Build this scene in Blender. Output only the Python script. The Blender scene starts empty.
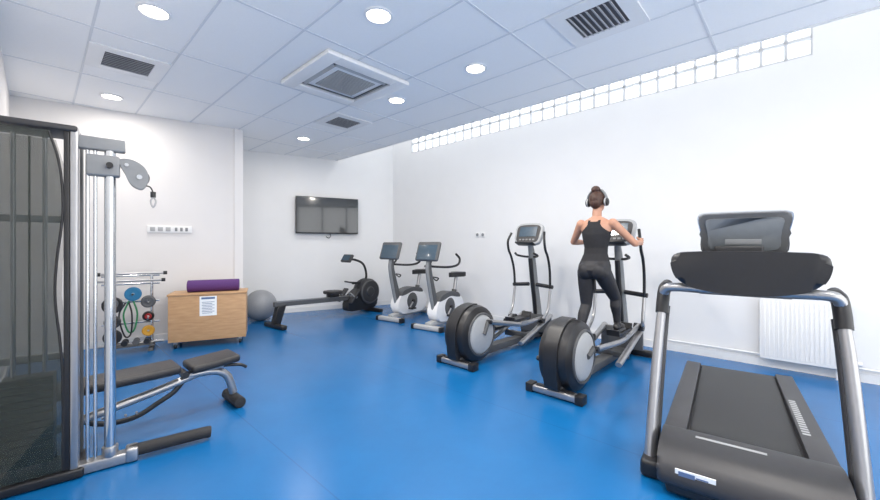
import bpy, bmesh, math, random
from mathutils import Vector, Matrix
random.seed(4)
scene = bpy.context.scene
COL = scene.collection

# ------------------------------------------------------------------ materials
def mat(name, col, rough=0.5, metal=0.0, noise=0.0, nscale=30, bump=0.0, alpha=1.0, emit=0, trans=0, coat=0, spec=0.5):
    m = bpy.data.materials.new(name); m.use_nodes = True
    nt = m.node_tree; b = nt.nodes['Principled BSDF']
    b.inputs['Roughness'].default_value = rough
    b.inputs['Metallic'].default_value = metal
    b.inputs['Base Color'].default_value = (*col, 1)
    b.inputs['Alpha'].default_value = alpha
    b.inputs['Transmission Weight'].default_value = trans
    b.inputs['Coat Weight'].default_value = coat
    b.inputs['Specular IOR Level'].default_value = spec
    if emit:
        b.inputs['Emission Color'].default_value = (*col, 1)
        b.inputs['Emission Strength'].default_value = emit
    if noise or bump:
        tc = nt.nodes.new('ShaderNodeTexCoord')
        n = nt.nodes.new('ShaderNodeTexNoise'); n.inputs['Scale'].default_value = nscale
        n.inputs['Detail'].default_value = 4
        nt.links.new(tc.outputs['Object'], n.inputs['Vector'])
        if noise:
            r = nt.nodes.new('ShaderNodeValToRGB')
            r.color_ramp.elements[0].position = 0.3; r.color_ramp.elements[1].position = 0.7
            r.color_ramp.elements[0].color = (*[c*(1-noise) for c in col], 1)
            r.color_ramp.elements[1].color = (*[min(1, c*(1+noise)) for c in col], 1)
            nt.links.new(n.outputs['Fac'], r.inputs['Fac'])
            nt.links.new(r.outputs['Color'], b.inputs['Base Color'])
        if bump:
            bp = nt.nodes.new('ShaderNodeBump'); bp.inputs['Strength'].default_value = bump
            bp.inputs['Distance'].default_value = 0.01
            nt.links.new(n.outputs['Fac'], bp.inputs['Height'])
            nt.links.new(bp.outputs['Normal'], b.inputs['Normal'])
    return m

M = {}
M['wall'] = mat('wall_paint', (0.82, 0.82, 0.82), 0.7, noise=0.010, nscale=3)
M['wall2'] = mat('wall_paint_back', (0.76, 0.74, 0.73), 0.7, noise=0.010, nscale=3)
M['mortar'] = mat('block_mortar', (0.62, 0.63, 0.64), 0.7, noise=0.010, nscale=3)
M['ceil'] = mat('ceiling_tile', (0.93, 0.93, 0.925), 0.85, noise=0.012, nscale=60)
M['tbar'] = mat('ceiling_tbar', (0.70, 0.72, 0.75), 0.5, noise=0.01)
M['white'] = mat('white_plastic', (0.82, 0.82, 0.82), 0.4, noise=0.01)
M['white_m'] = mat('white_enamel', (0.80, 0.80, 0.79), 0.3, noise=0.01)
M['grille'] = mat('vent_dark', (0.10, 0.10, 0.11), 0.6, noise=0.05)
M['slat'] = mat('vent_slat', (0.50, 0.50, 0.52), 0.45, noise=0.05)
M['black'] = mat('black_plastic', (0.012, 0.012, 0.014), 0.38, noise=0.1)
M['rubber'] = mat('black_rubber', (0.018, 0.018, 0.020), 0.75, noise=0.15, bump=0.1, nscale=200)
M['vinyl'] = mat('black_vinyl', (0.018, 0.017, 0.019), 0.45, noise=0.15, bump=0.15, nscale=120)
M['char'] = mat('charcoal_plastic', (0.030, 0.030, 0.034), 0.45, noise=0.06)
M['dgrey'] = mat('dark_grey', (0.08, 0.083, 0.088), 0.5, noise=0.05)
M['grey'] = mat('grey_plastic', (0.22, 0.23, 0.24), 0.45, noise=0.04)
M['lgrey'] = mat('light_grey_plastic', (0.40, 0.41, 0.42), 0.4, noise=0.03)
M['silver'] = mat('silver_paint', (0.38, 0.38, 0.39), 0.28, metal=0.75, noise=0.03)
M['chrome'] = mat('chrome', (0.62, 0.64, 0.66), 0.14, metal=1.0, noise=0.01)
M['steel'] = mat('brushed_steel', (0.42, 0.42, 0.43), 0.3, metal=0.9, noise=0.05)
M['screen'] = mat('screen_glass', (0.025, 0.03, 0.035), 0.10, noise=0.02, coat=0.5)
M['screen_b'] = mat('screen_bluish', (0.06, 0.095, 0.13), 0.2, noise=0.05, coat=0.4)
M['screen_g'] = mat('display_back_grey', (0.14, 0.155, 0.17), 0.35, noise=0.04)
M['belt'] = mat('treadmill_belt', (0.018, 0.019, 0.021), 0.5, noise=0.2, bump=0.2, nscale=250)
M['tint'] = mat('tinted_acrylic', (0.035, 0.045, 0.040), 0.04, alpha=0.50)
M['tint2'] = mat('tinted_acrylic_rear', (0.05, 0.06, 0.055), 0.04, alpha=0.22)
M['blue'] = mat('blue_plate', (0.015, 0.16, 0.32), 0.5, noise=0.05)
M['yellow'] = mat('yellow_plate', (0.55, 0.28, 0.02), 0.5, noise=0.05)
M['red'] = mat('red_plate', (0.35, 0.02, 0.02), 0.5, noise=0.05)
M['green'] = mat('green_band', (0.02, 0.22, 0.08), 0.5, noise=0.05)
M['purple'] = mat('purple_foam', (0.085, 0.025, 0.15), 0.7, noise=0.1, bump=0.1, nscale=150)
M['ball'] = mat('ball_grey', (0.27, 0.28, 0.30), 0.4, noise=0.03)
M['paper'] = mat('paper', (0.85, 0.87, 0.88), 0.7, noise=0.01)
M['ink'] = mat('print_blue', (0.10, 0.16, 0.30), 0.7, noise=0.05)
M['skin'] = mat('skin', (0.48, 0.25, 0.165), 0.5, noise=0.06, nscale=20)
M['hair'] = mat('dark_hair', (0.055, 0.022, 0.013), 0.5, noise=0.35, nscale=60, bump=0.5)
M['top'] = mat('black_tank_top', (0.012, 0.012, 0.015), 0.8, noise=0.15, nscale=40)
M['legg'] = mat('black_leggings', (0.014, 0.014, 0.018), 0.6, noise=0.15, nscale=40)
M['eye'] = mat('eye_white', (0.8, 0.8, 0.8), 0.2, noise=0.01)
M['lip'] = mat('lips', (0.45, 0.13, 0.12), 0.5, noise=0.05)
M['lamp'] = mat('lamp_diffuser', (1.0, 0.93, 0.84), 0.5, emit=9, noise=0.0)

def wood():
    m = bpy.data.materials.new('plywood'); m.use_nodes = True
    nt = m.node_tree; b = nt.nodes['Principled BSDF']; b.inputs['Roughness'].default_value = 0.5
    tc = nt.nodes.new('ShaderNodeTexCoord'); mp = nt.nodes.new('ShaderNodeMapping')
    mp.inputs['Scale'].default_value = (2, 2, 14)
    w = nt.nodes.new('ShaderNodeTexNoise'); w.inputs['Scale'].default_value = 3; w.inputs['Detail'].default_value = 6
    r = nt.nodes.new('ShaderNodeValToRGB')
    r.color_ramp.elements[0].color = (0.44, 0.25, 0.12, 1); r.color_ramp.elements[0].position = .3
    r.color_ramp.elements[1].color = (0.55, 0.34, 0.18, 1); r.color_ramp.elements[1].position = .7
    nt.links.new(tc.outputs['Object'], mp.inputs['Vector']); nt.links.new(mp.outputs['Vector'], w.inputs['Vector'])
    nt.links.new(w.outputs['Fac'], r.inputs['Fac']); nt.links.new(r.outputs['Color'], b.inputs['Base Color'])
    return m
M['wood'] = wood()

def floor_mat():
    m = bpy.data.materials.new('blue_rubber_floor'); m.use_nodes = True
    nt = m.node_tree; b = nt.nodes['Principled BSDF']
    b.inputs['Roughness'].default_value = 0.27
    b.inputs['Specular IOR Level'].default_value = 0.5
    tc = nt.nodes.new('ShaderNodeTexCoord')
    n = nt.nodes.new('ShaderNodeTexNoise'); n.inputs['Scale'].default_value = 1.2; n.inputs['Detail'].default_value = 8
    n.inputs['Roughness'].default_value = 0.7
    r = nt.nodes.new('ShaderNodeValToRGB')
    r.color_ramp.elements[0].position = 0.3; r.color_ramp.elements[1].position = 0.7
    r.color_ramp.elements[0].color = (0.003, 0.105, 0.30, 1); r.color_ramp.elements[1].color = (0.004, 0.130, 0.365, 1)
    nt.links.new(tc.outputs['Object'], n.inputs['Vector']); nt.links.new(n.outputs['Fac'], r.inputs['Fac'])
    mp = nt.nodes.new('ShaderNodeMapping'); mp.inputs['Rotation'].default_value = (0, 0, math.radians(43.4))
    mp.inputs['Location'].default_value = (0.3, 0.45, 0)
    sx = nt.nodes.new('ShaderNodeSeparateXYZ')
    nt.links.new(tc.outputs['Object'], mp.inputs['Vector']); nt.links.new(mp.outputs['Vector'], sx.inputs['Vector'])
    d = nt.nodes.new('ShaderNodeMath'); d.operation = 'DIVIDE'; d.inputs[1].default_value = 1.5
    f = nt.nodes.new('ShaderNodeMath'); f.operation = 'FRACT'
    l = nt.nodes.new('ShaderNodeMath'); l.operation = 'LESS_THAN'; l.inputs[1].default_value = 0.005
    nt.links.new(sx.outputs['Y'], d.inputs[0]); nt.links.new(d.outputs[0], f.inputs[0]); nt.links.new(f.outputs[0], l.inputs[0])
    s = nt.nodes.new('ShaderNodeMath'); s.operation = 'MULTIPLY'; s.inputs[1].default_value = 0.45
    nt.links.new(l.outputs[0], s.inputs[0])
    mx = nt.nodes.new('ShaderNodeMix'); mx.data_type = 'RGBA'
    nt.links.new(s.outputs[0], mx.inputs['Factor']); nt.links.new(r.outputs['Color'], mx.inputs['A'])
    mx.inputs['B'].default_value = (0.002, 0.05, 0.16, 1)
    nt.links.new(mx.outputs['Result'], b.inputs['Base Color'])
    n2 = nt.nodes.new('ShaderNodeTexNoise'); n2.inputs['Scale'].default_value = 90
    bp = nt.nodes.new('ShaderNodeBump'); bp.inputs['Strength'].default_value = 0.05; bp.inputs['Distance'].default_value = 0.01
    nt.links.new(tc.outputs['Object'], n2.inputs['Vector']); nt.links.new(n2.outputs['Fac'], bp.inputs['Height'])
    nt.links.new(bp.outputs['Normal'], b.inputs['Normal'])
    return m
M['floor'] = floor_mat()

def translucent():
    m = bpy.data.materials.new('glass_block'); m.use_nodes = True
    nt = m.node_tree; out = nt.nodes['Material Output']
    for n in list(nt.nodes):
        if n != out: nt.nodes.remove(n)
    t = nt.nodes.new('ShaderNodeBsdfTranslucent'); t.inputs['Color'].default_value = (.95, .97, 1, 1)
    nt.links.new(t.outputs[0], out.inputs['Surface'])
    return m
M['gblock'] = translucent()

# ------------------------------------------------------------------ geometry helpers
def frame(name, loc, d):
    e = bpy.data.objects.new(name, None); COL.objects.link(e)
    e.empty_display_size = 0.2
    e.location = (loc[0], loc[1], loc[2] if len(loc) > 2 else 0)
    e.rotation_euler = (0, 0, math.atan2(d[1], d[0]))
    return e

def finish(bm, name, m, parent, bevel=0, seg=3, angle=40, mods=None):
    if bevel > 0:
        es = [e for e in bm.edges if len(e.link_faces) == 2 and e.calc_face_angle(0) > math.radians(30)]
        if es:
            bmesh.ops.bevel(bm, geom=es, offset=bevel, segments=seg, profile=0.5, affect='EDGES', clamp_overlap=True)
    bmesh.ops.recalc_face_normals(bm, faces=bm.faces)
    me = bpy.data.meshes.new(name); bm.to_mesh(me); bm.free()
    for p in me.polygons: p.use_smooth = True
    me.set_sharp_from_angle(angle=math.radians(angle))
    me.materials.append(M[m] if isinstance(m, str) else m)
    o = bpy.data.objects.new(name, me); COL.objects.link(o)
    if parent is not None: o.parent = parent
    return o

def rotm(rot):
    return Matrix.Rotation(rot[2], 4, 'Z') @ Matrix.Rotation(rot[1], 4, 'Y') @ Matrix.Rotation(rot[0], 4, 'X')

def box(name, c, s, m, parent=None, bevel=0, rot=(0, 0, 0), seg=3):
    bm = bmesh.new(); bmesh.ops.create_cube(bm, size=1)
    for v in bm.verts: v.co = Vector((v.co.x*s[0], v.co.y*s[1], v.co.z*s[2]))
    bmesh.ops.transform(bm, matrix=Matrix.Translation(c) @ rotm(rot), verts=bm.verts)
    return finish(bm, name, m, parent, bevel, seg)

def boxes(name, lst, m, parent=None, bevel=0):
    bm = bmesh.new()
    for it in lst:
        c, s = it[0], it[1]; rot = it[2] if len(it) > 2 else (0, 0, 0)
        r = bmesh.ops.create_cube(bm, size=1)
        for v in r['verts']: v.co = Vector((v.co.x*s[0], v.co.y*s[1], v.co.z*s[2]))
        bmesh.ops.transform(bm, matrix=Matrix.Translation(c) @ rotm(rot), verts=r['verts'])
    return finish(bm, name, m, parent, bevel, 2)

def add_rod(bm, p0, p1, r0, r1=None, seg=20):
    p0 = Vector(p0); p1 = Vector(p1); r1 = r0 if r1 is None else r1
    d = p1-p0; L = d.length
    q = d.to_track_quat('Z', 'Y').to_matrix().to_4x4()
    return bmesh.ops.create_cone(bm, cap_ends=True, segments=seg, radius1=r0, radius2=r1, depth=L,
                                 matrix=Matrix.Translation((p0+p1)/2) @ q)

def rod(name, p0, p1, r, m, parent=None, r2=None, seg=24, bevel=0):
    bm = bmesh.new(); add_rod(bm, p0, p1, r, r2, seg)
    return finish(bm, name, m, parent, bevel, 2)

def rods(name, lst, m, parent=None, seg=16):
    bm = bmesh.new()
    for it in lst: add_rod(bm, it[0], it[1], it[2], it[3] if len(it) > 3 else None, seg)
    return finish(bm, name, m, parent)

def catmull(pts, n=8):
    P = [Vector(p) for p in pts]
    if len(P) < 3: return P
    Q = [P[0]*2-P[1]] + P + [P[-1]*2-P[-2]]
    out = []
    for i in range(1, len(Q)-2):
        for k in range(n):
            t = k/n
            a, b, c, d = Q[i-1], Q[i], Q[i+1], Q[i+2]
            out.append(0.5*((2*b)+(c-a)*t+(2*a-5*b+4*c-d)*t*t+(3*b-a-3*c+d)*t**3))
    out.append(P[-1]); return out

def add_tube(bm, pts, r, seg=14, flat=1.0, smooth=True, n=8, up=(0, 1, 0), rr=None):
    P = catmull(pts, n) if smooth else [Vector(p) for p in pts]
    N = len(P); rings = []
    ref = Vector(up)
    for i, p in enumerate(P):
        t = (P[min(i+1, N-1)]-P[max(i-1, 0)]).normalized()
        s = ref - t*ref.dot(t)
        if s.length < 1e-4: s = t.orthogonal()
        s.normalize(); b = t.cross(s)
        ref = s
        if rr is not None:
            f = i/(N-1)*(len(rr)-1); k = min(int(f), len(rr)-2); rad = rr[k]+(rr[k+1]-rr[k])*(f-k)
        else: rad = r
        rings.append([bm.verts.new(p + s*math.cos(a)*rad*flat + b*math.sin(a)*rad) for a in
                      [2*math.pi*j/seg for j in range(seg)]])
    for i in range(N-1):
        for j in range(seg):
            bm.faces.new((rings[i][j], rings[i][(j+1) % seg], rings[i+1][(j+1) % seg], rings[i+1][j]))
    bm.faces.new(rings[0][::-1]); bm.faces.new(rings[-1])

def tube(name, pts, r, m, parent=None, **k):
    bm = bmesh.new(); add_tube(bm, pts, r, **k)
    return finish(bm, name, m, parent, angle=60)

def prism(name, poly, axis, a0, a1, m, parent=None, bevel=0, seg=3):
    bm = bmesh.new()
    def mk(p, a):
        if axis == 'y': return (p[0], a, p[1])
        if axis == 'x': return (a, p[0], p[1])
        return (p[0], p[1], a)
    A = [bm.verts.new(mk(p, a0)) for p in poly]; B = [bm.verts.new(mk(p, a1)) for p in poly]
    n = len(poly)
    for i in range(n): bm.faces.new((A[i], A[(i+1) % n], B[(i+1) % n], B[i]))
    bm.faces.new(A[::-1]); bm.faces.new(B)
    if bevel:
        es = [e for e in bm.edges if (e.verts[0] in A) == (e.verts[1] in A)]
        bmesh.ops.bevel(bm, geom=es, offset=bevel, segments=seg, profile=0.5, affect='EDGES', clamp_overlap=True)
    return finish(bm, name, m, parent)

def smooth2(poly, n=6):
    P = [Vector((p[0], p[1], 0)) for p in poly]; N = len(P); out = []
    for i in range(N):
        a, b, c, d = P[(i-1) % N], P[i], P[(i+1) % N], P[(i+2) % N]
        for k in range(n):
            t = k/n
            q = 0.5*((2*b)+(c-a)*t+(2*a-5*b+4*c-d)*t*t+(3*b-a-3*c+d)*t**3)
            out.append((q.x, q.y))
    return out

def lathe(name, c, axis, prof, m, parent=None, seg=48):
    bm = bmesh.new()
    q = Vector(axis).to_track_quat('Z', 'Y').to_matrix().to_4x4()
    T = Matrix.Translation(c) @ q
    rings = []
    for r, h in prof:
        if r < 1e-5: rings.append([bm.verts.new(T @ Vector((0, 0, h)))])
        else: rings.append([bm.verts.new(T @ Vector((r*math.cos(2*math.pi*j/seg), r*math.sin(2*math.pi*j/seg), h))) for j in range(seg)])
    for A, B in zip(rings, rings[1:]):
        for j in range(seg):
            a = A[j % len(A)]; a2 = A[(j+1) % len(A)]; b = B[j % len(B)]; b2 = B[(j+1) % len(B)]
            vs = []
            for v in (a, a2, b2, b):
                if v not in vs: vs.append(v)
            if len(vs) >= 3: bm.faces.new(vs)
    return finish(bm, name, m, parent)

def add_ell(bm, c, s, rot=(0, 0, 0), u=24, v=16):
    r = bmesh.ops.create_uvsphere(bm, u_segments=u, v_segments=v, radius=1)
    bmesh.ops.transform(bm, matrix=Matrix.Translation(c) @ rotm(rot) @ Matrix.Diagonal((*s, 1)), verts=r['verts'])

def ell(name, c, s, m, parent=None, rot=(0, 0, 0), u=32, v=20):
    bm = bmesh.new(); add_ell(bm, c, s, rot, u, v)
    return finish(bm, name, m, parent, angle=80)

# ------------------------------------------------------------------ room
U = Vector((0.7268, -0.6868)); V = Vector((0.6868, 0.7268))
def uv(u, v): return U*u + V*v
H = 3.03; HT = 4.10
A = Vector((-1.035, 8.37)); B = Vector((-3.993, 6.691)); C = Vector((-2.965, 5.72)); E = Vector((-4.96, 4.38))
UEND = 2.5; VR = 5.374; VL = -0.223; VE = 4.18
F = uv(UEND, VL); G = uv(UEND, VR)

def slab(name, pts, z0, z1, m):
    return prism(name, [tuple(p) for p in pts], 'z', z0, z1, m)
slab('floor', [A+(A-C)*0.03, B+Vector((-.25, .1)), E+Vector((-.3, 0)), F+Vector((-.1, -.25)), G+Vector((.3, -.1))], -0.12, 0, 'floor')

def wall(name, p, q, z0, z1, m, out_pt, th=0.15, ext=0.0):
    d = (q-p).normalized(); n = Vector((-d.y, d.x))
    if (out_pt-p).dot(n) > 0: n = -n
    a = p-d*ext; b = q+d*ext
    return slab(name, [a, b, b+n*th, a+n*th], z0, z1, m)
IN = Vector((0, 3.0))
wall('wall_left', E, F, 0, H+0.1, 'wall2', IN)
wall('wall_back', E, C, 0, H+0.1, 'wall2', IN)
def wall2(name, p, q, n, z0, z1, m, th=.15):
    slab(name, [p, q, q+n*th, p+n*th], z0, z1, m)
nj = Vector((-.687, -.727))
wall2('wall_jog', C, B, nj, 0, H+.1, 'wall2', .12)
wall('wall_tv', B, A, 0, HT, 'wall', IN)
RD = (G-A).normalized(); RL = (G-A).length; RN = V
ops = [(0.6, 6.6)]
rwf = frame('wall_right', (A.x, A.y, 0), RD)
bs = [((RL/2, .1, 1.61), (RL, .2, 3.22)), ((RL/2, .1, 4.04), (RL, .2, .12))]
prev = 0
for s0, s1 in ops + [(RL, RL)]:
    if s0-prev > 0.01: bs.append((((prev+s0)/2, .1, 3.60), (s0-prev, .2, .76)))
    prev = s1
boxes('masonry', bs, 'wall', rwf)
for i, (s0, s1) in enumerate(ops):
    wf = frame('window_%d' % (i+1), (A.x+RD.x*s0, A.y+RD.y*s0, 0), RD)
    L = s1-s0
    box('glass_blocks', (L/2, .07, 3.60), (L, .03, .76), 'gblock', wf)
    n = int(L/0.2); lst = []
    for k in range(n+1): lst.append(((L*k/n, .03, 3.60), (.030, .05, .76)))
    for k in range(5): lst.append(((L/2, .03, 3.225+.1875*k), (L, .05, .030)))
    boxes('mortar_grid', lst, 'mortar', wf)

def seg_at_v(p, q, v):
    a = p.dot(V); b = q.dot(V); t = (v-a)/(b-a); return p+(q-p)*t
TVE = seg_at_v(B, A, VE)
room_poly = [E, C, B, TVE, uv(UEND, VE), F]
slab('ceiling', room_poly, H, H+0.08, 'ceil')
wall2('wall_bulkhead', TVE, uv(UEND, VE), -V, H+0.08, HT, 'wall', .1)
rf = frame('trim_slot_roof', (*uv(0, 0), HT), U)  # unseen roof; slab widths shaped to limit skylight on the right wall
boxes('roof', [((-2.0, VE+.13, .06), (9.4, .46, .12)), ((-2.0, VR-.05, .06), (9.4, .5, .12))], 'wall', rf)
sk = frame('window_2', (*uv(0, 0), HT), U)
boxes('skylight_bars', [((-6.4+k*1.1, (VE+.36+VR-.30)/2, .03), (.05, VR-VE-.66, .06)) for k in range(9)], 'white', sk)

def inside(p):
    c = False; n = len(room_poly)
    for i in range(n):
        a, b = room_poly[i], room_poly[(i+1) % n]
        if (a.y > p.y) != (b.y > p.y):
            if p.x < (b.x-a.x)*(p.y-a.y)/(b.y-a.y)+a.x: c = not c
    return c
MOD = 0.588
cg = frame('trim_ceiling_grid', (0, 0, H), U)
gl = []
def clipline(fn, t0, t1, mk):
    t = t0; st = None
    while t <= t1:
        ins = inside(fn(t))
        if ins and st is None: st = t
        if (not ins) and st is not None:
            if t-st > .05: gl.append(mk(st, t-.01))
            st = None
        t += .01
    if st is not None: gl.append(mk(st, t1))
v = 0.296
while v < VE:
    clipline(lambda t: uv(t, v), -9, UEND-.01, lambda a, b: (((a+b)/2, v, -.0015), (b-a, .018, .004)))
    v += MOD
u = -2.3-MOD-8*MOD
while u < UEND:
    clipline(lambda t: uv(u, t), VL+.005, VE-.005, lambda a, b: ((u, (a+b)/2, -.0018), (.018, b-a, .004)))
    u += 2*MOD
boxes('t_bars', gl, 'tbar', cg)
wall2('trim_ceiling_edge', TVE, uv(UEND, VE), V, H-.012, H+.1, 'white', .02)

# unseen wall behind the camera; window openings added to let world light in
wf = frame('wall_front', (*F, 0), V)
W = VR-VL
boxes('masonry', [((W/2, -.1, 3.55), (W, .2, 1.1)), ((.1, -.1, 1.5), (.2, .2, 3.0)), ((W-.1, -.1, 1.5), (.2, .2, 3.0)), ((W/2, -.1, .1), (W, .2, .2))], 'wall', wf)
win = frame('window_3', (*F, 0), V)
lst = []
for k in range(6): lst.append(((.25+k*(W-.5)/5, -.1, 1.6), (.07, .08, 2.8)))
for z in (.23, 1.0, 2.97): lst.append(((W/2, -.1, z), (W-.4, .08, .06)))
boxes('mullions', lst, 'dgrey', win)

def baseboard(name, p, q, inn):
    d = (q-p).normalized(); n = Vector((-d.y, d.x))
    if (inn-p).dot(n) < 0: n = -n
    p = p+d*.005; q = q-d*.005
    slab(name, [p, q, q+n*.015, p+n*.015], 0, .09, 'white_m')
baseboard('baseboard_right', A, G, IN); baseboard('baseboard_tv', B, A, IN)
baseboard('baseboard_back', E, C, IN); baseboard('baseboard_left', E, F, IN)

# ------------------------------------------------------------------ ceiling fittings
def downlight(u, v, power=30):
    p = uv(u, v); e = frame('downlight', (p.x, p.y, H), U)
    lathe('trim_ring', (0, 0, 0), (0, 0, -1), [(.108, 0), (.108, .008), (.09, .012), (.085, .004), (.085, 0)], 'white', e)
    lathe('diffuser', (0, 0, 0), (0, 0, -1), [(.085, .001), (.085, .005), (0, .006)], 'lamp', e)
    ld = bpy.data.lights.new('lamp_light', 'AREA'); ld.shape = 'DISK'; ld.size = .17; ld.energy = power
    ld.color = (1, .94, .86)
    lo = bpy.data.objects.new('lamp_light', ld); COL.objects.link(lo); lo.parent = e; lo.location = (0, 0, -.02)
for u, v in [(-2.3, 2.94), (-3.49, 2.94), (-5.84, 2.96), (-2.3, 1.76), (-3.47, .59), (-5.82, .59), (.05, 1.76), (.05, 2.94), (1.3, 1.76), (-1.12, .59)]:
    downlight(u, v, 14 if u < -5 else 28)

def vent(u, v):
    p = uv(u, v); e = frame('ceiling_vent', (p.x, p.y, H), U)
    boxes('frame', [((0, .235, -.006), (.58, .11, .012)), ((0, -.235, -.006), (.58, .11, .012)),
                    ((.235, 0, -.006), (.11, .36, .012)), ((-.235, 0, -.006), (.11, .36, .012))], 'white', e)
    box('recess', (0, 0, -.002), (.36, .36, .004), 'grille', e)
    boxes('louvers', [((-.15+.043*k, 0, -.014), (.024, .35, .004), (0, .6, 0)) for k in range(8)], 'slat', e)
vent(-4.655, .59); vent(-4.67, 2.95); vent(-1.12, 2.94)

p = uv(-3.47, 2.22); ac = frame('air_conditioner_cassette', (p.x, p.y, H-.006), U)
S = .475
boxes('outer_panel', [((0, S-.07, -.02), (2*S, .14, .04)), ((0, -S+.07, -.02), (2*S, .14, .04)),
                      ((S-.07, 0, -.02), (.14, 2*S-.28, .04)), ((-S+.07, 0, -.02), (.14, 2*S-.28, .04))], 'white', ac, bevel=.006)
boxes('air_slots', [((0, S-.165, -.012), (.62, .05, .01)), ((0, -S+.165, -.012), (.62, .05, .01)),
                    ((S-.165, 0, -.012), (.05, .62, .01)), ((-S+.165, 0, -.012), (.05, .62, .01))], 'dgrey', ac)
boxes('flaps', [((0, S-.172, -.03), (.58, .035, .004), (.5, 0, 0)), ((0, -S+.172, -.03), (.58, .035, .004), (-.5, 0, 0)),
                ((S-.172, 0, -.03), (.035, .58, .004), (0, -.5, 0)), ((-S+.172, 0, -.03), (.035, .58, .004), (0, .5, 0))], 'lgrey', ac)
boxes('inner_panel', [((0, 0, -.014), (.56, .56, .028))], 'white', ac, bevel=.005)
box('intake_recess', (0, 0, -.029), (.44, .44, .004), 'dgrey', ac)
boxes('intake_grille', [((-.21+.028*k, 0, -.034), (.012, .44, .006)) for k in range(16)], 'lgrey', ac)

# ------------------------------------------------------------------ wall fittings
nTV = (A-B).normalized()
tv = frame('television', (-2.28, 7.66, 0), nTV)
box('body', (0, -.085, 1.885), (1.22, .05, .72), 'black', tv, bevel=.008)
box('screen', (0, -.1125, 1.892), (1.195, .004, .685), 'screen', tv)
box('wall_mount', (0, -.035, 1.88), (.35, .06, .3), 'dgrey', tv)
tube('cable', [(.05, -.05, 1.53), (.07, -.03, 1.48), (.03, -.02, 1.44), (-.02, -.012, 1.47)], .006, 'black', tv)

nB = (C-E).normalized()
t = .627; pS = E+(C-E)*t
so = frame('wall_socket_strip', (pS.x, pS.y, 0), nB)
box('backplate', (0, -.012, 1.515), (.50, .024, .095), 'white', so, bevel=.005)
boxes('sockets', [((-.19+.085*k, -.026, 1.515), (.055, .006, .055)) for k in range(3)], 'lgrey', so, bevel=.002)
boxes('switches', [((.07+.06*k, -.026, 1.515), (.03, .008, .05)) for k in range(3)], 'grey', so, bevel=.002)
pO = A+RD*2.35
for k in range(2):
    so2 = frame('wall_socket', (pO.x+RD.x*(.12*k), pO.y+RD.y*(.12*k), 0), RD)
    box('plate', (0, -.008, 1.48), (.085, .016, .085), 'white', so2, bevel=.004)
    lathe('socket_well', (0, -.0165, 1.48), (0, -1, 0), [(.028, 0), (.028, .002), (0, .001)], 'grey', so2)

pr = A+RD*6.53
ra = frame('radiator', (pr.x, pr.y, 0), RD)
RLn = .66
box('front_panel', (0, -.12, .43), (RLn, .012, .64), 'white_m', ra, bevel=.004)
box('rear_panel', (0, -.05, .43), (RLn, .012, .64), 'white_m', ra, bevel=.004)
boxes('panel_ribs', [((-RLn/2+.035+.035*k, -.127, .43), (.016, .006, .58)) for k in range(18)], 'white_m', ra, bevel=.002)
boxes('top_grille', [((-RLn/2+.02+.025*k, -.085, .752), (.008, .07, .008)) for k in range(26)] + [((0, -.121, .752), (RLn, .01, .012)), ((0, -.049, .752), (RLn, .01, .012))], 'white_m', ra)
boxes('side_covers', [((-RLn/2, -.085, .44), (.008, .075, .62)), ((RLn/2, -.085, .44), (.008, .075, .62))], 'white_m', ra)
boxes('wall_brackets', [((-.22, -.022, .5), (.03, .044, .3)), ((.22, -.022, .5), (.03, .044, .3))], 'white', ra)
rods('pipes', [((RLn/2-.03, -.085, .12), (RLn/2-.03, -.085, .0), .011), ((RLn/2-.09, -.085, .12), (RLn/2-.09, -.085, .0), .011)], 'white_m', ra)
rod('valve', (RLn/2+.0, -.085, .18), (RLn/2+.07, -.085, .18), .02, 'white', ra)
pp = frame('trim_heating_pipe', (pr.x, pr.y, 0), RD)
rods('pipes', [((-1.2, -.04, .13), (1.2, -.04, .13), .010)], 'white_m', pp)

# ------------------------------------------------------------------ cable machine
cm = frame('cable_weight_machine', (-2.04, 2.12, 0), (.779, .627))
T = 1.955
box('base_plate', (-.14, .11, .03), (.36, .28, .05), 'black', cm, bevel=.01)
box('base_beam', (.14, .03, .035), (.26, .075, .06), 'silver', cm, bevel=.008)
tube('rubber_foot', [(.24, .03, .05), (.28, .03, .055), (.62, .03, .05), (.66, .03, .045)], .036, 'rubber', cm, smooth=False, up=(0, 1, 0))
box('foot_socket', (.25, .03, .045), (.06, .09, .08), 'steel', cm, bevel=.01)
box('upright_post', (.0, .03, T/2), (.035, .09, T), 'silver', cm, bevel=.008)
box('upright_trim', (-.03, .005, T/2), (.025, .03, T-.02), 'black', cm, bevel=.005)
box('rear_post', (-.0, .22, T/2), (.04, .05, T-.02), 'dgrey', cm, bevel=.008)
box('top_cap', (-.16, .11, T-.01), (.35, .27, .035), 'char', cm, bevel=.012)
poly = [(-.335, .06), (-.045, .06), (-.045, .5), (-.055, .75), (-.075, 1.0), (-.07, 1.2), (-.045, 1.5), (-.06, 1.75), (-.10, 1.92), (-.335, 1.92)]
prism('shroud_front', poly, 'y', -.006, .0, 'tint', cm)
prism('shroud_rear', poly, 'y', .235, .241, 'tint2', cm)
tube('shroud_edge_trim', [(-.045, -.004, .06), (-.045, -.004, .5), (-.055, -.004, .75), (-.075, -.004, 1.0), (-.07, -.004, 1.2), (-.045, -.004, 1.5), (-.06, -.004, 1.75), (-.10, -.004, 1.92)], .006, 'black', cm)
boxes('weight_stack', [((-.19, .12, .12+.040*k), (.2, .12, .034)) for k in range(12)], 'black', cm, bevel=.003)
rods('stack_guide_rods', [((-.25, .12, .05), (-.25, .12, 1.93), .011), ((-.13, .12, .05), (-.13, .12, 1.93), .011)], 'chrome', cm)
tube('stack_cable', [(-.19, .12, .58), (-.19, .12, 1.2), (-.19, .12, 1.9)], .005, 'black', cm)
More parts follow.
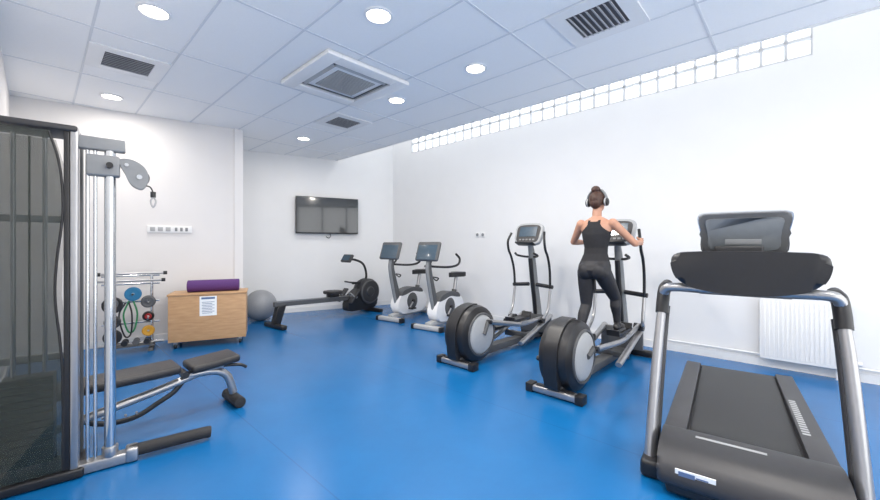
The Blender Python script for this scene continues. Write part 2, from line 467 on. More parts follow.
boxes('frame_braces', [((-.17, .22, .65), (.30, .03, .04)), ((-.17, .22, 1.45), (.30, .03, .04))], 'silver', cm, bevel=.005)
rods('guide_rods', [((.052, .03, .06), (.052, .03, 1.86), .009), ((.085, .03, .06), (.085, .03, 1.86), .009)], 'chrome', cm)
rod('column_tube', (.15, .03, .06), (.15, .03, 1.86), .027, 'chrome', cm)
rod('column_collar', (.15, .03, .06), (.15, .03, .12), .038, 'steel', cm, bevel=.004)
box('top_arm', (.11, .03, 1.885), (.22, .06, .075), 'grey', cm, bevel=.01)
box('carriage', (.12, .03, 1.76), (.15, .08, .12), 'grey', cm, bevel=.012)
rod('carriage_pin', (.15, -.01, 1.76), (.15, -.045, 1.76), .016, 'black', cm)
for i, yy in enumerate((.0, .06)):
    prism('pulley_plate_%d' % (i+1), smooth2([(.19, 1.80), (.25, 1.81), (.31, 1.77), (.33, 1.70), (.30, 1.64), (.25, 1.66), (.22, 1.72)]), 'y', yy-.004, yy+.004, 'grey', cm)
rods('pulley_bolts', [((.285, -.012, 1.71), (.285, .07, 1.71), .014), ((.225, -.012, 1.775), (.225, .07, 1.775), .010)], 'chrome', cm)
lathe('pulley_wheel', (.285, .045, 1.71), (0, -1, 0), [(0, 0), (.05, 0), (.05, .006), (.042, .012), (.042, .018), (.05, .024), (.05, .03), (0, .03)], 'black', cm)
lathe('pulley_wheel_upper', (.225, .045, 1.775), (0, -1, 0), [(0, 0), (.03, 0), (.03, .03), (0, .03)], 'black', cm)
tube('cable', [(.30, .03, 1.665), (.335, .03, 1.66), (.35, .03, 1.63), (.352, .03, 1.60)], .004, 'black', cm)
tube('snap_hook', [(.352, .03, 1.60), (.34, .03, 1.57), (.352, .03, 1.535), (.366, .03, 1.57), (.354, .03, 1.60)], .005, 'steel', cm)
rod('cable_stopper', (.352, .03, 1.595), (.352, .03, 1.63), .014, 'black', cm)

# ------------------------------------------------------------------ weight bench
be = frame('weight_bench', (-2.07, 2.72, 0), (.676, .737))
box('back_pad', (-.19, 0, .390), (.70, .27, .06), 'vinyl', be, bevel=.022, rot=(0, -.02, 0))
box('seat_pad', (.39, 0, .385), (.34, .27, .06), 'vinyl', be, bevel=.022, rot=(0, -.08, 0))
box('pad_carrier', (-.15, 0, .35), (.55, .06, .03), 'silver', be, bevel=.005)
box('seat_carrier', (.37, 0, .34), (.26, .06, .04), 'silver', be, bevel=.005)
tube('main_beam', [(-.52, 0, .14), (-.2, 0, .20), (.1, 0, .26), (.34, 0, .32)], .028, 'silver', be, flat=1)
tube('front_leg', [(.22, 0, .31), (.40, 0, .30), (.50, 0, .24), (.55, 0, .09)], .03, 'silver', be)
rod('front_foot', (.55, -.15, .045), (.55, .15, .045), .044, 'rubber', be, bevel=.01)
rod('rear_foot', (-.52, -.2, .045), (-.52, .2, .045), .044, 'rubber', be, bevel=.01)
box('rear_leg', (-.52, 0, .11), (.05, .06, .14), 'silver', be, bevel=.006)
tube('adjustment_arc', [(-.42, .0, .27), (-.34, 0, .15), (-.22, 0, .10), (-.08, 0, .10), (.05, 0, .16)], .018, 'black', be, flat=.35)
rods('arc_holes', [((-.42+.06*k+.04, -.009, .215-.09*math.sin(min(1, (k+1)/5)*1.5)), (-.42+.06*k+.04, .009, .215-.09*math.sin(min(1, (k+1)/5)*1.5)), .008) for k in range(6)], 'steel', be)
rods('pivot', [((.20, -.06, .33), (.20, .06, .33), .025)], 'black', be)
tube('seat_handle', [(.46, -.06, .345), (.57, -.08, .33), (.62, -.08, .30)], .012, 'black', be)
tube('arc_support', [(.05, 0, .16), (.14, 0, .21), (.22, 0, .30)], .018, 'black', be, flat=.5)

# ------------------------------------------------------------------ plate rack
rk = frame('weight_plate_rack', (-3.80, 4.68, 0), (.557, -.83))
hw = .25
rods('uprights', [((0, -hw+.05, .03), (0, -hw+.05, .92), .016), ((0, hw-.05, .03), (0, hw-.05, .92), .016)], 'chrome', rk)
boxes('base_feet', [((0, -hw+.05, .02), (.34, .05, .04)), ((0, hw-.05, .02), (.34, .05, .04))], 'dgrey', rk, bevel=.008)
rods('crossbars', [((0, -hw-.03, z), (0, hw+.03, z), .011) for z in (.10, .34, .60, .82, .92)], 'chrome', rk)
rods('hooks', [((0, y, z), (.17, y, z), .010) for z in (.62, .40, .18) for y in (-.17, .17)], 'chrome', rk)
rods('stored_bars', [((.06, -hw-.06, .95), (.06, hw+.10, .95), .013), ((.03, -hw-.06, .86), (.03, hw+.08, .86), .013), ((.03, -hw-.06, .09), (.03, hw+.08, .09), .013)], 'steel', rk)
rods('bar_ends', [((.06, hw+.07, .95), (.06, hw+.11, .95), .022), ((.03, hw+.05, .86), (.03, hw+.09, .86), .022), ((.06, -hw-.07, .95), (.06, -hw-.03, .95), .022)], 'black', rk)
def plate(nm, y, z, r, m, x=.06):
    lathe(nm, (x, y, z), (1, 0, 0), [(.014, 0), (r, 0), (r, .022), (r*.8, .028), (r*.6, .022), (.02, .026), (.014, .026)], m, rk)
plate('plate_blue', .02, .70, .085, 'blue', .03)
rods('hook_mid', [((0, .02, .60), (0, .02, .70), .01), ((0, .02, .70), (.12, .02, .70), .01)], 'chrome', rk)
plate('plate_black_1', .17, .60, .075, 'black')
plate('plate_black_2', .17, .60, .07, 'dgrey', .095)
plate('plate_black_3', -.17, .58, .10, 'black'); plate('plate_grey_1', -.17, .60, .06, 'dgrey', .10)
plate('plate_yellow', .17, .24, .065, 'yellow'); plate('plate_black_6', .17, .42, .06, 'black')
plate('plate_red', .17, .42, .035, 'red', .09)
plate('plate_black_5', -.17, .38, .08, 'black'); plate('plate_black_4', -.17, .20, .09, 'black')
# lower shelf with dumbbells
box('shelf_tray', (.09, 0, .085), (.16, 2*hw-.06, .012), 'dgrey', rk, bevel=.003)
for k in range(4):
    yy = -.16+.107*k
    rods('dumbbell_%d' % (k+1), [((.05, yy, .125), (.13, yy, .125), .011), ((.02, yy, .125), (.06, yy, .125), .033), ((.12, yy, .125), (.16, yy, .125), .033)], 'black' if k % 2 else 'dgrey', rk)
tube('resistance_band', [(.03, -.02, .62), (.05, -.07, .45), (.04, -.03, .25), (.05, .03, .26), (.04, .06, .45), (.03, .02, .62)], .009, 'green', rk)
tube('resistance_band_dark', [(.05, -.05, .60), (.07, -.11, .45), (.06, -.06, .20), (.06, .0, .22), (.06, .01, .45), (.05, -.02, .60)], .009, 'black', rk)

# ------------------------------------------------------------------ wooden cart
ct = frame('wooden_storage_cart', (-2.97, 4.87, 0), (.416, -.91))
CW = .86; CD = .44; z0 = .085; z1 = .66
box('body', (-CD/2, 0, (z0+z1)/2), (CD, CW, z1-z0), 'wood', ct, bevel=.004)
box('lid', (-CD/2, 0, z1+.012), (CD+.02, CW+.02, .024), 'wood', ct, bevel=.004)
box('lid_gap', (-CD/2, 0, z1), (CD+.004, CW+.004, .004), 'char', ct)
box('label_sheet', (.002, .0, .52), (.003, .19, .25), 'paper', ct)
boxes('label_print', [((.0045, 0, .62), (.001, .15, .025))] + [((.0045, -.01*(k % 2), .57-.02*k), (.001, .14-.03*(k % 2), .006)) for k in range(8)], 'ink', ct)
for i, (x, y) in enumerate([(-.05, -.36), (-.05, .36), (-CD+.05, -.36), (-CD+.05, .36)]):
    lathe('caster_wheel_%d' % (i+1), (x, y-.012, .032), (0, 1, 0), [(0, 0), (.028, 0), (.032, .005), (.032, .02), (.028, .025), (0, .025)], 'black', ct, seg=24)
    box('caster_fork_%d' % (i+1), (x, y, .065), (.04, .04, .035), 'steel', ct, bevel=.004)
rl = frame('rolled_exercise_mat', (-3.00, 5.07, 0), (.91, .416))
zr = z1+.024+.078
lathe('mat_roll', (-.31, 0, zr), (1, 0, 0), [(0, .004), (.02, .004), (.02, 0), (.07, 0), (.078, .004), (.078, .59), (.07, .595), (.02, .595), (.02, .591), (0, .591)], 'purple', rl)

# ------------------------------------------------------------------ ball
bl = frame('exercise_ball', (-3.10, 6.56, 0), (1, 0))
lathe('ball_skin', (0, 0, .262), (.3, -.5, .8), [(.262*math.sin(math.pi*k/96)*(1-.004*(k % 4 == 0 and 15 < k < 81)), -.262*math.cos(math.pi*k/96)) for k in range(97)], 'ball', bl, seg=64)

# ------------------------------------------------------------------ rower
rw_ = frame('rowing_machine', (-2.58, 5.95, 0), (.613, .79))
box('rear_foot_bar', (.0, 0, .035), (.09, .55, .07), 'black', rw_, bevel=.02)
prism('rear_leg', [(-.05, .06), (.07, .06), (.16, .34), (.02, .34)], 'y', -.05, .05, 'black', rw_, bevel=.01)
prism('rail', [(-.02, .33), (1.55, .27), (1.55, .35), (-.02, .40)], 'y', -.035, .035, 'dgrey', rw_, bevel=.008)
boxes('rail_tracks', [((.76, y, .378), (1.5, .012, .012), (0, .035, 0)) for y in (-.03, .03)], 'silver', rw_)
box('seat_carriage', (1.08, 0, .40), (.2, .12, .06), 'black', rw_, bevel=.01)
prism('seat', smooth2([(.95, -.10), (1.03, -.16), (1.17, -.15), (1.23, -.06), (1.23, .06), (1.17, .15), (1.03, .16), (.95, .10)]), 'z', .43, .48, 'vinyl', rw_, bevel=.015)
prism('body_cowl', smooth2([(1.35, .10), (1.42, .32), (1.6, .46), (1.78, .52), (2.0, .40), (2.08, .15), (1.9, .08), (1.6, .07)]), 'y', -.09, .09, 'black', rw_, bevel=.03)
for sgn in (-1, 1):
    lathe('flywheel_cover_%s' % ('r' if sgn < 0 else 'l'), (1.86, sgn*.07, .40), (0, sgn, 0), [(0, .07), (.08, .07), (.10, .05), (.18, .06), (.23, .04), (.25, 0), (.25, -.06), (0, -.06)], 'char', rw_)
    lathe('flywheel_ring_%s' % ('r' if sgn < 0 else 'l'), (1.86, sgn*.07, .40), (0, sgn, 0), [(.20, .055), (.205, .066), (.225, .055), (.22, .04)], 'dgrey', rw_)
    box('foot_plate_%s' % ('r' if sgn < 0 else 'l'), (1.42, sgn*.17, .36), (.30, .12, .03), 'char', rw_, bevel=.01, rot=(0, -.85, 0))
    tube('foot_strap_%s' % ('r' if sgn < 0 else 'l'), [(1.38, sgn*.11, .36), (1.33, sgn*.14, .42), (1.33, sgn*.2, .42), (1.38, sgn*.23, .36)], .012, 'grey', rw_)
rod('foot_axle', (1.46, -.2, .34), (1.46, .2, .34), .02, 'steel', rw_)
box('front_foot_bar', (1.98, 0, .035), (.09, .6, .07), 'black', rw_, bevel=.02)
prism('front_leg', [(1.85, .2), (1.95, .05), (2.03, .05), (2.0, .25)], 'y', -.05, .05, 'black', rw_, bevel=.01)
tube('monitor_arm', [(1.80, 0, .48), (1.86, 0, .72), (1.78, 0, .93), (1.58, 0, 1.02), (1.42, 0, 1.03)], .022, 'black', rw_)
box('monitor', (1.40, 0, 1.05), (.05, .26, .16), 'char', rw_, bevel=.015, rot=(0, .6, 0))
box('monitor_screen', (1.373, 0, 1.065), (.004, .2, .10), 'screen_b', rw_, rot=(0, .6, 0))
tube('pull_handle', [(1.52, -.22, .60), (1.5, -.12, .60), (1.48, 0, .6), (1.5, .12, .60), (1.52, .22, .60)], .015, 'black', rw_)
box('handle_rest', (1.58, 0, .58), (.12, .06, .04), 'black', rw_, bevel=.01)

# ------------------------------------------------------------------ exercise bikes (local +x = rider facing)
def bike(px, py, d):
    e = frame('exercise_bike', (px, py, 0), d)
    for nm, x in (('rear_foot_bar', -.52), ('front_foot_bar', .52)):
        box(nm, (x, 0, .04), (.09, .50, .07), 'lgrey', e, bevel=.02)
        boxes(nm+'_caps', [((x, -.26, .04), (.10, .06, .08)), ((x, .26, .04), (.10, .06, .08))], 'black', e, bevel=.015)
    prism('base_beam', [(-.52, .05), (.52, .05), (.52, .11), (.1, .15), (-.2, .15), (-.52, .11)], 'y', -.05, .05, 'lgrey', e, bevel=.01)
    prism('drive_housing', smooth2([(-.38, .12), (-.40, .32), (-.27, .48), (0, .52), (.28, .46), (.40, .28), (.34, .12), (0, .09)]), 'y', -.09, .09, 'white', e, bevel=.03)
    prism('housing_top_cover', smooth2([(-.30, .44), (-.24, .51), (0, .545), (.24, .50), (.33, .42), (.20, .43), (0, .47), (-.20, .44)]), 'y', -.093, .093, 'dgrey', e, bevel=.01)
    for s in (-1, 1):
        lathe('side_disc_%d' % (s+2), (0.02, s*.088, .30), (0, s, 0), [(0, .015), (.10, .015), (.14, .008), (.15, 0), (.15, -.01)], 'dgrey', e)
        rod('crank_%d' % (s+2), (0.02, s*.115, .30), (.02+s*.12, s*.125, .30-s*.11), .014, 'steel', e)
        rod('crank_hub_%d' % (s+2), (0.02, s*.09, .30), (.02, s*.135, .30), .03, 'black', e)
        box('pedal_%d' % (s+2), (.02+s*.12, s*.185, .30-s*.11), (.11, .10, .03), 'black', e, bevel=.008)
    tube('seat_post', [(-.22, 0, .40), (-.27, 0, .60), (-.31, 0, .76)], .03, 'silver', e)
    rod('seat_sleeve', (-.20, 0, .36), (-.255, 0, .55), .042, 'dgrey', e)
    prism('saddle', smooth2([(-.45, -.11), (-.47, 0), (-.45, .11), (-.34, .12), (-.22, .05), (-.12, .025), (-.11, 0), (-.12, -.025), (-.22, -.05), (-.34, -.12)]), 'z', .765, .84, 'black', e, bevel=.02)
    tube('stem', [(.30, 0, .30), (.40, 0, .62), (.47, 0, .90), (.47, 0, 1.08)], .05, 'dgrey', e, flat=.8, rr=[.075, .058, .046, .036])
    tube('stem_front_trim', [(.37, 0, .30), (.462, 0, .62), (.525, 0, .90), (.51, 0, 1.05)], .028, 'grey', e)
    tube('handlebar', [(.10, -.25, 1.16), (.02, -.27, 1.08), (.08, -.27, .99), (.28, -.22, .96), (.44, 0, .97), (.28, .22, .96), (.08, .27, .99), (.02, .27, 1.08), (.10, .25, 1.16)], .018, 'black', e)
    box('console', (.50, 0, 1.20), (.06, .42, .31), 'dgrey', e, bevel=.028, rot=(0, -.35, 0))
    box('console_back_panel', (.531, 0, 1.19), (.012, .35, .24), 'screen_b', e, bevel=.004, rot=(0, -.35, 0))
    box('console_screen', (.466, 0, 1.215), (.008, .32, .20), 'screen', e, bevel=.003, rot=(0, -.35, 0))
    tube('bottle_holder', [(.36, 0, .80), (.30, -.05, .78), (.28, 0, .74), (.30, .05, .78), (.36, 0, .80)], .01, 'black', e)
bike(.10, 6.22, (-.56, -.828))
bike(-.56, 6.90, (-.56, -.828))

# ------------------------------------------------------------------ ellipticals
def elliptical(px, py, pr, pl):
    e = frame('elliptical_trainer', (px, py, 0), V)
    box('rear_foot_bar', (0, 0, .04), (.085, .42, .055), 'silver', e, bevel=.012)
    boxes('rear_foot_caps', [((0, -.225, .04), (.10, .07, .078)), ((0, .225, .04), (.10, .07, .078)), ((0, 0, .07), (.05, .34, .02))], 'black', e, bevel=.012)
    box('front_foot_bar', (1.82, 0, .04), (.085, .60, .07), 'black', e, bevel=.02)
    prism('base_frame', [(-.02, .04), (1.84, .04), (1.84, .10), (.7, .12), (-.02, .10)], 'y', -.06, .06, 'dgrey', e, bevel=.01)
    cx, cz, R = .235, .325, .31
    lathe('drive_housing', (cx, 0, cz), (0, 1, 0), [(0, -.15), (.20, -.15), (.25, -.145), (.295, -.12), (R, -.08), (R+.004, 0), (R, .08), (.295, .12), (.25, .145), (.20, .15), (0, .15)], 'black', e, seg=64)
    prism('housing_rear_spine', smooth2([(-.085, .12), (-.085, .42), (.01, .57), (.14, .638), (.28, .645), (.24, .60), (.03, .40), (-.01, .10)]), 'y', -.06, .06, 'black', e, bevel=.02)
    for s in (-1, 1):
        lathe('side_disc_%d' % (s+2), (cx+.01, s*.146, cz), (0, s, 0), [(0, .03), (.05, .03), (.10, .022), (.18, .020), (.205, .012), (.215, 0), (.215, -.01)], 'lgrey', e, seg=64)
        lathe('disc_rim_%d' % (s+2), (cx+.01, s*.146, cz), (0, s, 0), [(.212, .0), (.218, .018), (.235, .014), (.24, -.01)], 'dgrey', e, seg=64)
        fx, fz = (pr if s < 0 else pl)
        a = math.atan2(fz-.33, fx-.98)
        kx, kz = cx+.01+.15*math.cos(a), cz+.15*math.sin(a)
        rod('crank_%d' % (s+2), (cx+.01, s*.18, cz), (kx, s*.18, kz), .024, 'dgrey', e)
        rod('crank_pin_%d' % (s+2), (kx, s*.165, kz), (kx, s*.225, kz), .022, 'black', e)
        yy = s*.205
        rx = fx+.42; rz = .17+(rx-1.1)*.32
        tube('pedal_arm_%d' % (s+2), [(kx, yy, kz), (fx-.25, yy, (kz+fz)/2-.06), (fx, yy, fz-.07), (rx, yy, rz+.06)], .028, 'silver', e, flat=.7)
        rod('roller_%d' % (s+2), (rx, yy-.05, rz+.04), (rx, yy+.05, rz+.04), .042, 'black', e)
        prism('foot_pedal_%d' % (s+2), [(fx-.2, fz-.03), (fx+.19, fz-.03), (fx+.21, fz+.05), (fx+.19, fz+.05), (fx+.17, fz-.002), (fx-.17, fz-.002), (fx-.19, fz+.03), (fx-.21, fz+.03)], 'y', s*.135-.065, s*.135+.065, 'black', e, bevel=.004)
        box('pedal_bracket_%d' % (s+2), (fx, s*.17, fz-.045), (.14, .11, .03), 'steel', e)
        tube('ramp_%d' % (s+2), [(.95, yy, .10), (1.25, yy, .19), (1.72, yy, .34)], .026, 'silver', e, flat=1.3)
        tube('handle_lower_%d' % (s+2), [(rx-.02, s*.25, rz+.06), (1.52, s*.27, .45), (1.58, s*.27, .72)], .018, 'silver', e)
        tube('handle_arm_%d' % (s+2), [(1.58, s*.27, .68), (1.56, s*.275, .95), (1.50, s*.28, 1.13), (1.43, s*.28, 1.24), (1.41, s*.275, 1.36), (1.46, s*.25, 1.47)], .016, 'black', e)
        rod('handle_pivot_%d' % (s+2), (1.60, s*.06, .76), (1.59, s*.30, .74), .026, 'black', e)
    boxes('ramp_supports', [((1.25, 0, .13), (.05, .42, .07)), ((1.68, 0, .22), (.05, .46, .24))], 'dgrey', e, bevel=.008)
    tube('mast', [(1.76, 0, .08), (1.72, 0, .40), (1.64, 0, .80), (1.58, 0, 1.15), (1.53, 0, 1.33)], .05, 'grey', e, rr=[.065, .06, .05, .045, .035])
    tube('mast_trim', [(1.70, 0, .30), (1.60, 0, .75), (1.535, 0, 1.12)], .03, 'black', e)
    box('mast_shroud', (1.745, 0, .17), (.16, .2, .22), 'black', e, bevel=.04)
    tube('fixed_handlebar', [(1.38, -.14, 1.19), (1.46, -.15, 1.16), (1.55, -.08, 1.14), (1.57, 0, 1.14), (1.55, .08, 1.14), (1.46, .15, 1.16), (1.38, .14, 1.19)], .015, 'black', e)
    prism_console(e, 1.50, 1.44, .38)
    return e

def prism_console(e, x, z, t):
    sh = smooth2([(-.17, -.13), (-.20, 0), (-.195, .12), (-.1, .155), (.1, .155), (.195, .12), (.20, 0), (.17, -.13), (0, -.15)], 5)
    def tf(o):
        o.data.transform(Matrix.Translation((x, 0, z)) @ Matrix.Rotation(t, 4, 'Y')); return o
    tf(prism('console', sh, 'x', -.025, .035, 'lgrey', e, bevel=.012))
    tf(prism('console_bezel', [(a*.86, b*.84) for a, b in sh], 'x', -.030, -.02, 'char', e))
    tf(box('console_screen', (-.032, 0, .03), (.006, .26, .14), 'screen_b', e))
    tf(boxes('console_keys', [((-.034, -.10+.05*k, -.085), (.006, .03, .02)) for k in range(5)], 'grey', e))
    tf(box('console_tray', (-.05, 0, -.15), (.11, .26, .02), 'black', e, bevel=.006))

elliptical(.18, 4.08, (1.02, .40), (1.0, .27))
EP = (.983, 3.25)
PR = (1.20, .40); PL = (.84, .27)
elliptical(EP[0], EP[1], PR, PL)

# ------------------------------------------------------------------ treadmill
td = frame('treadmill', (1.555, 1.94, 0), (.6, .8))
prism('deck_frame', [(-.10, .04), (1.80, .04), (1.84, .10), (1.82, .165), (.3, .180), (-.10, .180)], 'y', -.345, .345, 'char', td, bevel=.012)
box('running_belt', (.96, 0, .184), (1.64, .50, .012), 'belt', td, bevel=.004)
for s in (-1, 1):
    nm = 'l' if s > 0 else 'r'
    prism('side_rail_'+nm, [(.05, .16), (1.80, .15), (1.84, .17), (1.80, .205), (.16, .225), (.05, .225)], 'y', s*.315-.055, s*.315+.055, 'char', td, bevel=.008)
boxes('rail_grip', [((.50+.04*k, -.292, .2228-.0125*(.50+.04*k-.16)), (.022, .035, .006)) for k in range(16)], 'lgrey', td)
prism('motor_hood', smooth2([(-.20, .06), (-.20, .15), (-.12, .215), (.0, .240), (.12, .235), (.18, .20), (.17, .10), (0, .05)], 5), 'y', -.37, .37, 'char', td, bevel=.03)
box('hood_logo', (.04, 0.06, .2415), (.022, .30, .003), 'lgrey', td)
box('front_bumper', (-.15, 0, .06), (.10, .66, .09), 'black', td, bevel=.02)
box('rear_roller_cover', (1.82, 0, .12), (.08, .66, .11), 'black', td, bevel=.02)
rods('support_feet', [((x, y, 0), (x, y, .06), .035) for x in (-.05, 1.74) for y in (-.28, .28)], 'rubber', td)
box('warning_label', (-.205, .20, .115), (.006, .17, .085), 'paper', td, rot=(0, .0, 0))
boxes('label_print', [((-.209, .235, .138), (.003, .07, .022)), ((-.209, .17, .138), (.003, .05, .006)), ((-.209, .20, .112), (.003, .14, .006)), ((-.209, .20, .099), (.003, .14, .006)), ((-.209, .20, .086), (.003, .12, .006))], 'ink', td)
for s in (-1, 1):
    nm = 'l' if s > 0 else 'r'
    tube('upright_'+nm, [(-.02, s*.425, .02), (.06, s*.42, .30), (.17, s*.405, .70), (.25, s*.39, .97)], .042, 'silver', td, flat=.72, rr=[.046, .042, .038, .034])
    tube('upright_inner_trim_'+nm, [(.03, s*.405, .06), (.10, s*.40, .30), (.205, s*.385, .70), (.275, s*.375, .92)], .022, 'char', td)
    box('upright_base_'+nm, (.0, s*.415, .05), (.20, .10, .10), 'black', td, bevel=.025)
    tube('elbow_joint_'+nm, [(.225, s*.393, .88), (.25, s*.39, .96), (.28, s*.385, 1.02), (.34, s*.375, 1.04)], .042, 'black', td, flat=.85)
    tube('handrail_'+nm, [(.30, s*.382, 1.03), (.40, s*.375, 1.035), (.55, s*.37, 1.02), (.68, s*.36, .99)], .020, 'black', td)
    tube('cross_arm_'+nm, [(.26, s*.39, .965), (.235, s*.375, 1.025), (.22, s*.32, 1.045), (.22, s*.12, 1.04)], .027, 'silver', td)
rod('crossbar', (.22, -.2, 1.04), (.22, .2, 1.04), .027, 'silver', td)
pod = smooth2([(-.33, 1.16), (-.32, 1.245), (-.2, 1.262), (0, 1.266), (.2, 1.262), (.32, 1.245), (.33, 1.16), (.28, 1.08), (.15, 1.04), (0, 1.03), (-.15, 1.04), (-.28, 1.08)], 5)
prism('console_pod', pod, 'x', .10, .34, 'black', td, bevel=.03, seg=4)
prism('pod_seam', [(a*1.004, 1.155+(b-1.155)*1.01) for a, b in pod], 'x', .21, .216, 'char', td)
def tft(o):
    o.data.transform(Matrix.Translation((.27, 0, 1.37)) @ Matrix.Rotation(-.25, 4, 'Y') @ Matrix.Translation((0, .0, 0))); return o
dsh = smooth2([(-.175, -.115), (-.19, 0), (-.205, .085), (-.185, .112), (-.1, .116), (.1, .116), (.185, .112), (.205, .085), (.19, 0), (.175, -.115), (0, -.12)], 4)
tft(prism('display_housing', dsh, 'x', -.03, .03, 'dgrey', td, bevel=.012))
tft(prism('display_rim', [(a*1.03, b*1.04) for a, b in dsh], 'x', -.016, .016, 'chrome', td))
tft(prism('display_back_panel', [(a*.84, b*.78) for a, b in dsh], 'x', -.036, -.028, 'screen_g', td, bevel=.003))
tft(box('display_back_badge', (-.0375, 0, -.045), (.004, .16, .03), 'grey', td, bevel=.001))
tft(box('display_screen', (.032, 0, .01), (.004, .33, .17), 'screen', td))
box('display_neck', (.26, .02, 1.265), (.06, .22, .06), 'black', td, bevel=.01)

# ------------------------------------------------------------------ woman
wp = (EP[0]+V.x*1.0, EP[1]+V.y*1.0)
wm = frame('woman', (wp[0], wp[1], 0), V)
def P(x, y, z): return Vector((x-1.0, y, z))
bm = bmesh.new()
def capsule(p, q, r0, r1):
    add_rod(bm, p, q, r0, r1, 20)
    add_ell(bm, p, (r0,)*3, u=20, v=12); add_ell(bm, q, (r1,)*3, u=20, v=12)
def chain(pts, rad):
    for i in range(len(pts)-1): capsule(pts[i], pts[i+1], rad[i], rad[i+1])
def loft(secs, seg=32):
    rings = []
    for (x, y, z, wy, dx) in secs:
        rings.append([bm.verts.new(P(x+dx*math.cos(a), y+wy*math.sin(a), z)) for a in [2*math.pi*j/seg for j in range(seg)]])
    for a, b in zip(rings, rings[1:]):
        for j in range(seg): bm.faces.new((a[j], a[(j+1) % seg], b[(j+1) % seg], b[j]))
    bm.faces.new(rings[0][::-1]); bm.faces.new(rings[-1])
YC = .035
loft([(.955, YC, .955, .10, .07), (.95, YC, .99, .145, .10), (.945, YC, 1.04, .168, .118), (.955, YC, 1.09, .163, .112),
      (.97, YC, 1.15, .142, .092), (.985, YC, 1.21, .122, .080), (.995, YC, 1.27, .120, .080), (1.0, YC, 1.34, .135, .090),
      (1.005, YC, 1.41, .150, .098), (1.01, YC, 1.48, .160, .090), (1.01, YC, 1.53, .158, .075), (1.012, YC, 1.565, .115, .062), (1.015, YC, 1.595, .06, .052)])
for s in (-1, 1): add_ell(bm, P(.895, YC+s*.07, 1.03), (.075, .075, .09))
for s in (-1, 1): add_ell(bm, P(1.075, YC+s*.065, 1.40), (.05, .055, .055))
chain([P(1.012, YC, 1.56), P(1.03, YC, 1.68)], [.05, .046])
add_ell(bm, P(1.045, YC, 1.765), (.092, .073, .100))
add_ell(bm, P(1.075, YC, 1.715), (.060, .054, .065))
add_ell(bm, P(1.143, YC, 1.735), (.016, .011, .018))
add_ell(bm, P(1.135, YC, 1.752), (.012, .008, .024))
for s in (-1, 1):
    add_ell(bm, P(1.035, YC+s*.073, 1.745), (.018, .008, .028))
RH = P(.95, YC-.085, 1.01); LH = P(.95, YC+.085, 1.01)
RA = P(1.14, -.13, .485); LA = P(.785, .135, .355)
RK = P(1.135, -.115, .735); LK = P(.965, .125, .665)
for Hh, K, An in ((RH, RK, RA), (LH, LK, LA)):
    m1 = Hh.lerp(K, .35); m2 = K.lerp(An, .30)+Vector((-.015, 0, 0)); m3 = K.lerp(An, .65)
    chain([Hh, m1, K, m2, m3, An], [.090, .083, .056, .055, .042, .034])
RS = P(1.01, YC-.165, 1.525); LS = P(1.01, YC+.165, 1.525)
RE = P(1.13, -.305, 1.315); LE = P(1.12, .335, 1.335)
RW = P(1.335, -.292, 1.325); LW = P(1.33, .300, 1.33)
for Ss, El, Wr in ((RS, RE, RW), (LS, LE, LW)):
    m1 = Ss.lerp(El, .4); m2 = El.lerp(Wr, .3)
    chain([Ss, m1, El, m2, Wr], [.049, .042, .034, .035, .024])
for s in (-1, 1):
    g = P(1.412, s*.277, 1.335)
    Wr = RW if s < 0 else LW
    palm = g+Vector((-.030, s*.012, 0))
    add_ell(bm, palm+Vector((-.012, 0, 0)), (.036, .016, .042))
    chain([Wr, palm], [.023, .022])
    for k in range(4):
        zz = .033-.021*k; Lk = (.9, 1.0, .95, .8)[k]
        c = g+Vector((0, 0, zz))
        pts = []
        for a in (200, 140, 80, 20, -30):
            aa = math.radians(a); rr_ = .025*Lk+.002
            pts.append(c+Vector((math.cos(aa)*rr_, s*math.sin(aa)*rr_, 0)))
        chain(pts, [.0095, .009, .0085, .008, .007])
    chain([palm+Vector((-.012, -s*.016, .025)), g+Vector((-.012, -s*.028, .045)), g+Vector((.012, -s*.026, .05))], [.012, .0105, .009])
me = bpy.data.meshes.new('body'); bm.to_mesh(me); bm.free()
tmp = bpy.data.objects.new('tmp_body', me); COL.objects.link(tmp)
md = tmp.modifiers.new('r', 'REMESH'); md.mode = 'VOXEL'; md.voxel_size = .0055
sm = tmp.modifiers.new('s', 'SMOOTH'); sm.factor = .5; sm.iterations = 5
bpy.context.view_layer.update()
dg = bpy.context.evaluated_depsgraph_get()
nme = bpy.data.meshes.new_from_object(tmp.evaluated_get(dg))
bpy.data.objects.remove(tmp)
nme.materials.clear()
for k in ('skin', 'top', 'legg'): nme.materials.append(M[k])
for p in nme.polygons:
    p.use_smooth = True
    c = p.center; x, y, z = c.x+1.0, c.y-YC, c.z
    ay = abs(y)
    idx = 0
    armzone = ay > .155 and z > 1.20 or x > 1.14 and z > 1.2
    if z < 1.135: idx = 2
    elif z < 1.56 and not armzone:
        idx = 1
        if z > 1.44:
            if x < 1.01: lim = .14-math.sin(min(1, (z-1.44)/.09)*math.pi/2)*.075
            else: lim = .14-(z-1.44)*.5
            if ay > max(lim, .06): idx = 0
            if x > 1.03 and z > 1.47 and ay < .055: idx = 0
            if x < 1.03 and z > 1.545 and ay < .04: idx = 0
    if z < 1.135 and ay > .22: idx = 0
    p.material_index = idx
body = bpy.data.objects.new('body', nme); COL.objects.link(body); body.parent = wm
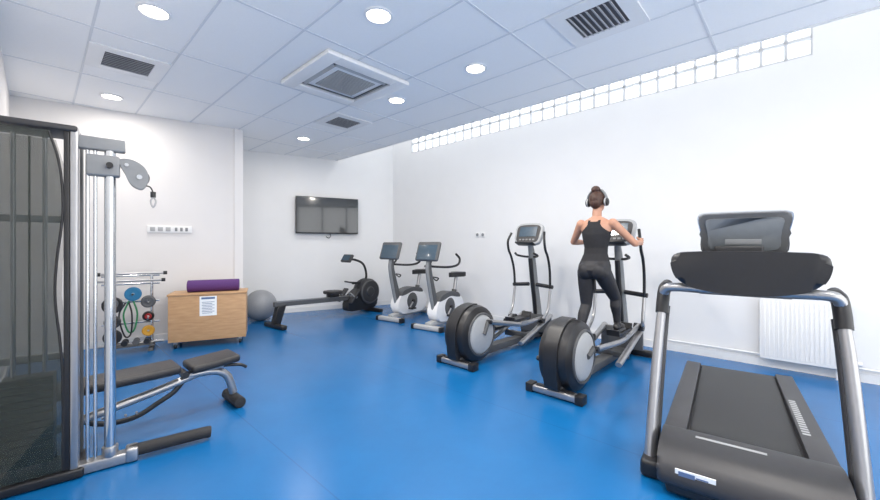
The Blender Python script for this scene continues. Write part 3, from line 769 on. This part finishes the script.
for nm, (x, y, z) in (('shoe_right', (PR[0], -.135, PR[1])), ('shoe_left', (PL[0], .135, PL[1]))):
    sole = smooth2([(-.115, -.03), (-.12, 0), (-.115, .03), (-.03, .033), (.06, .043), (.12, .03), (.135, 0), (.12, -.03), (.06, -.043), (-.03, -.033)], 4)
    o = prism(nm+'_sole', sole, 'z', 0, .022, 'dgrey', wm, bevel=.005)
    o.data.transform(Matrix.Translation(P(x-.03, y, z)))
    b2 = bmesh.new()
    add_ell(b2, (.045, 0, .035), (.085, .040, .034)); add_ell(b2, (-.065, 0, .045), (.052, .035, .048)); add_ell(b2, (-.03, 0, .065), (.055, .036, .042))
    o = finish(b2, nm, 'black', wm, angle=80)
    o.data.transform(Matrix.Translation(P(x-.03, y, z)))
    rm = o.modifiers.new('r', 'REMESH'); rm.mode = 'VOXEL'; rm.voxel_size = .006; rm.use_smooth_shade = True
b2 = bmesh.new()
add_ell(b2, P(1.022, YC, 1.783), (.093, .080, .096), u=40, v=28)
add_ell(b2, P(.985, YC, 1.745), (.055, .062, .065))
add_ell(b2, P(.985, YC, 1.885), (.042, .045, .036), rot=(0, -.3, 0))
add_ell(b2, P(1.0, YC, 1.86), (.028, .028, .028))
hair = finish(b2, 'hair', 'hair', wm, angle=180)
rm = hair.modifiers.new('r', 'REMESH'); rm.mode = 'VOXEL'; rm.voxel_size = .005; rm.use_smooth_shade = True
ss = hair.modifiers.new('s', 'SMOOTH'); ss.iterations = 3
tube('hair_tie', [P(1.0+.027*math.cos(a), YC+.027*math.sin(a), 1.868) for a in [k*math.pi/6 for k in range(13)]], .007, 'black', wm)
for s in (-1, 1):
    ell('eye_%d' % (s+2), P(1.117, YC+s*.029, 1.762), (.011, .013, .008), 'eye', wm)
    ell('iris_%d' % (s+2), P(1.127, YC+s*.029, 1.762), (.003, .005, .005), 'black', wm)
    tube('eyebrow_%d' % (s+2), [P(1.130, YC+s*.015, 1.782), P(1.127, YC+s*.03, 1.786), P(1.113, YC+s*.045, 1.781)], .0035, 'hair', wm)
ell('mouth', P(1.128, YC, 1.703), (.010, .022, .007), 'lip', wm)
tube('headphone_band', [P(1.02, YC+.103*math.cos(a), 1.755+.135*math.sin(a)) for a in [math.pi*k/12 for k in range(13)]], .011, 'grey', wm, up=(1, 0, 0), flat=1.5)
for s in (-1, 1):
    lathe('headphone_cup_%d' % (s+2), P(1.025, YC+s*.076, 1.75), (0, s, 0), [(0, 0), (.040, 0), (.044, .014), (.040, .034), (.024, .042), (0, .043)], 'black', wm)
    lathe('headphone_cup_ring_%d' % (s+2), P(1.025, YC+s*.076, 1.75), (0, s, 0), [(.0445, .010), (.046, .016), (.043, .024)], 'lgrey', wm)

# ------------------------------------------------------------------ world, camera
w = bpy.data.worlds.new('world'); scene.world = w; w.use_nodes = True
bg = w.node_tree.nodes['Background']; bg.inputs['Color'].default_value = (.97, .985, 1.0, 1); bg.inputs['Strength'].default_value = 3.6

cam = bpy.data.cameras.new('camera'); co = bpy.data.objects.new('camera', cam); COL.objects.link(co)
co.location = (0, 0, 1.3); co.rotation_euler = (math.pi/2, 0, 0)
cam.sensor_width = 36; cam.lens = 380/880*36; cam.shift_y = -5/880
cam.clip_start = .02
scene.camera = co
scene.view_settings.view_transform = 'Standard'
scene.view_settings.look = 'None'
scene.view_settings.exposure = 0
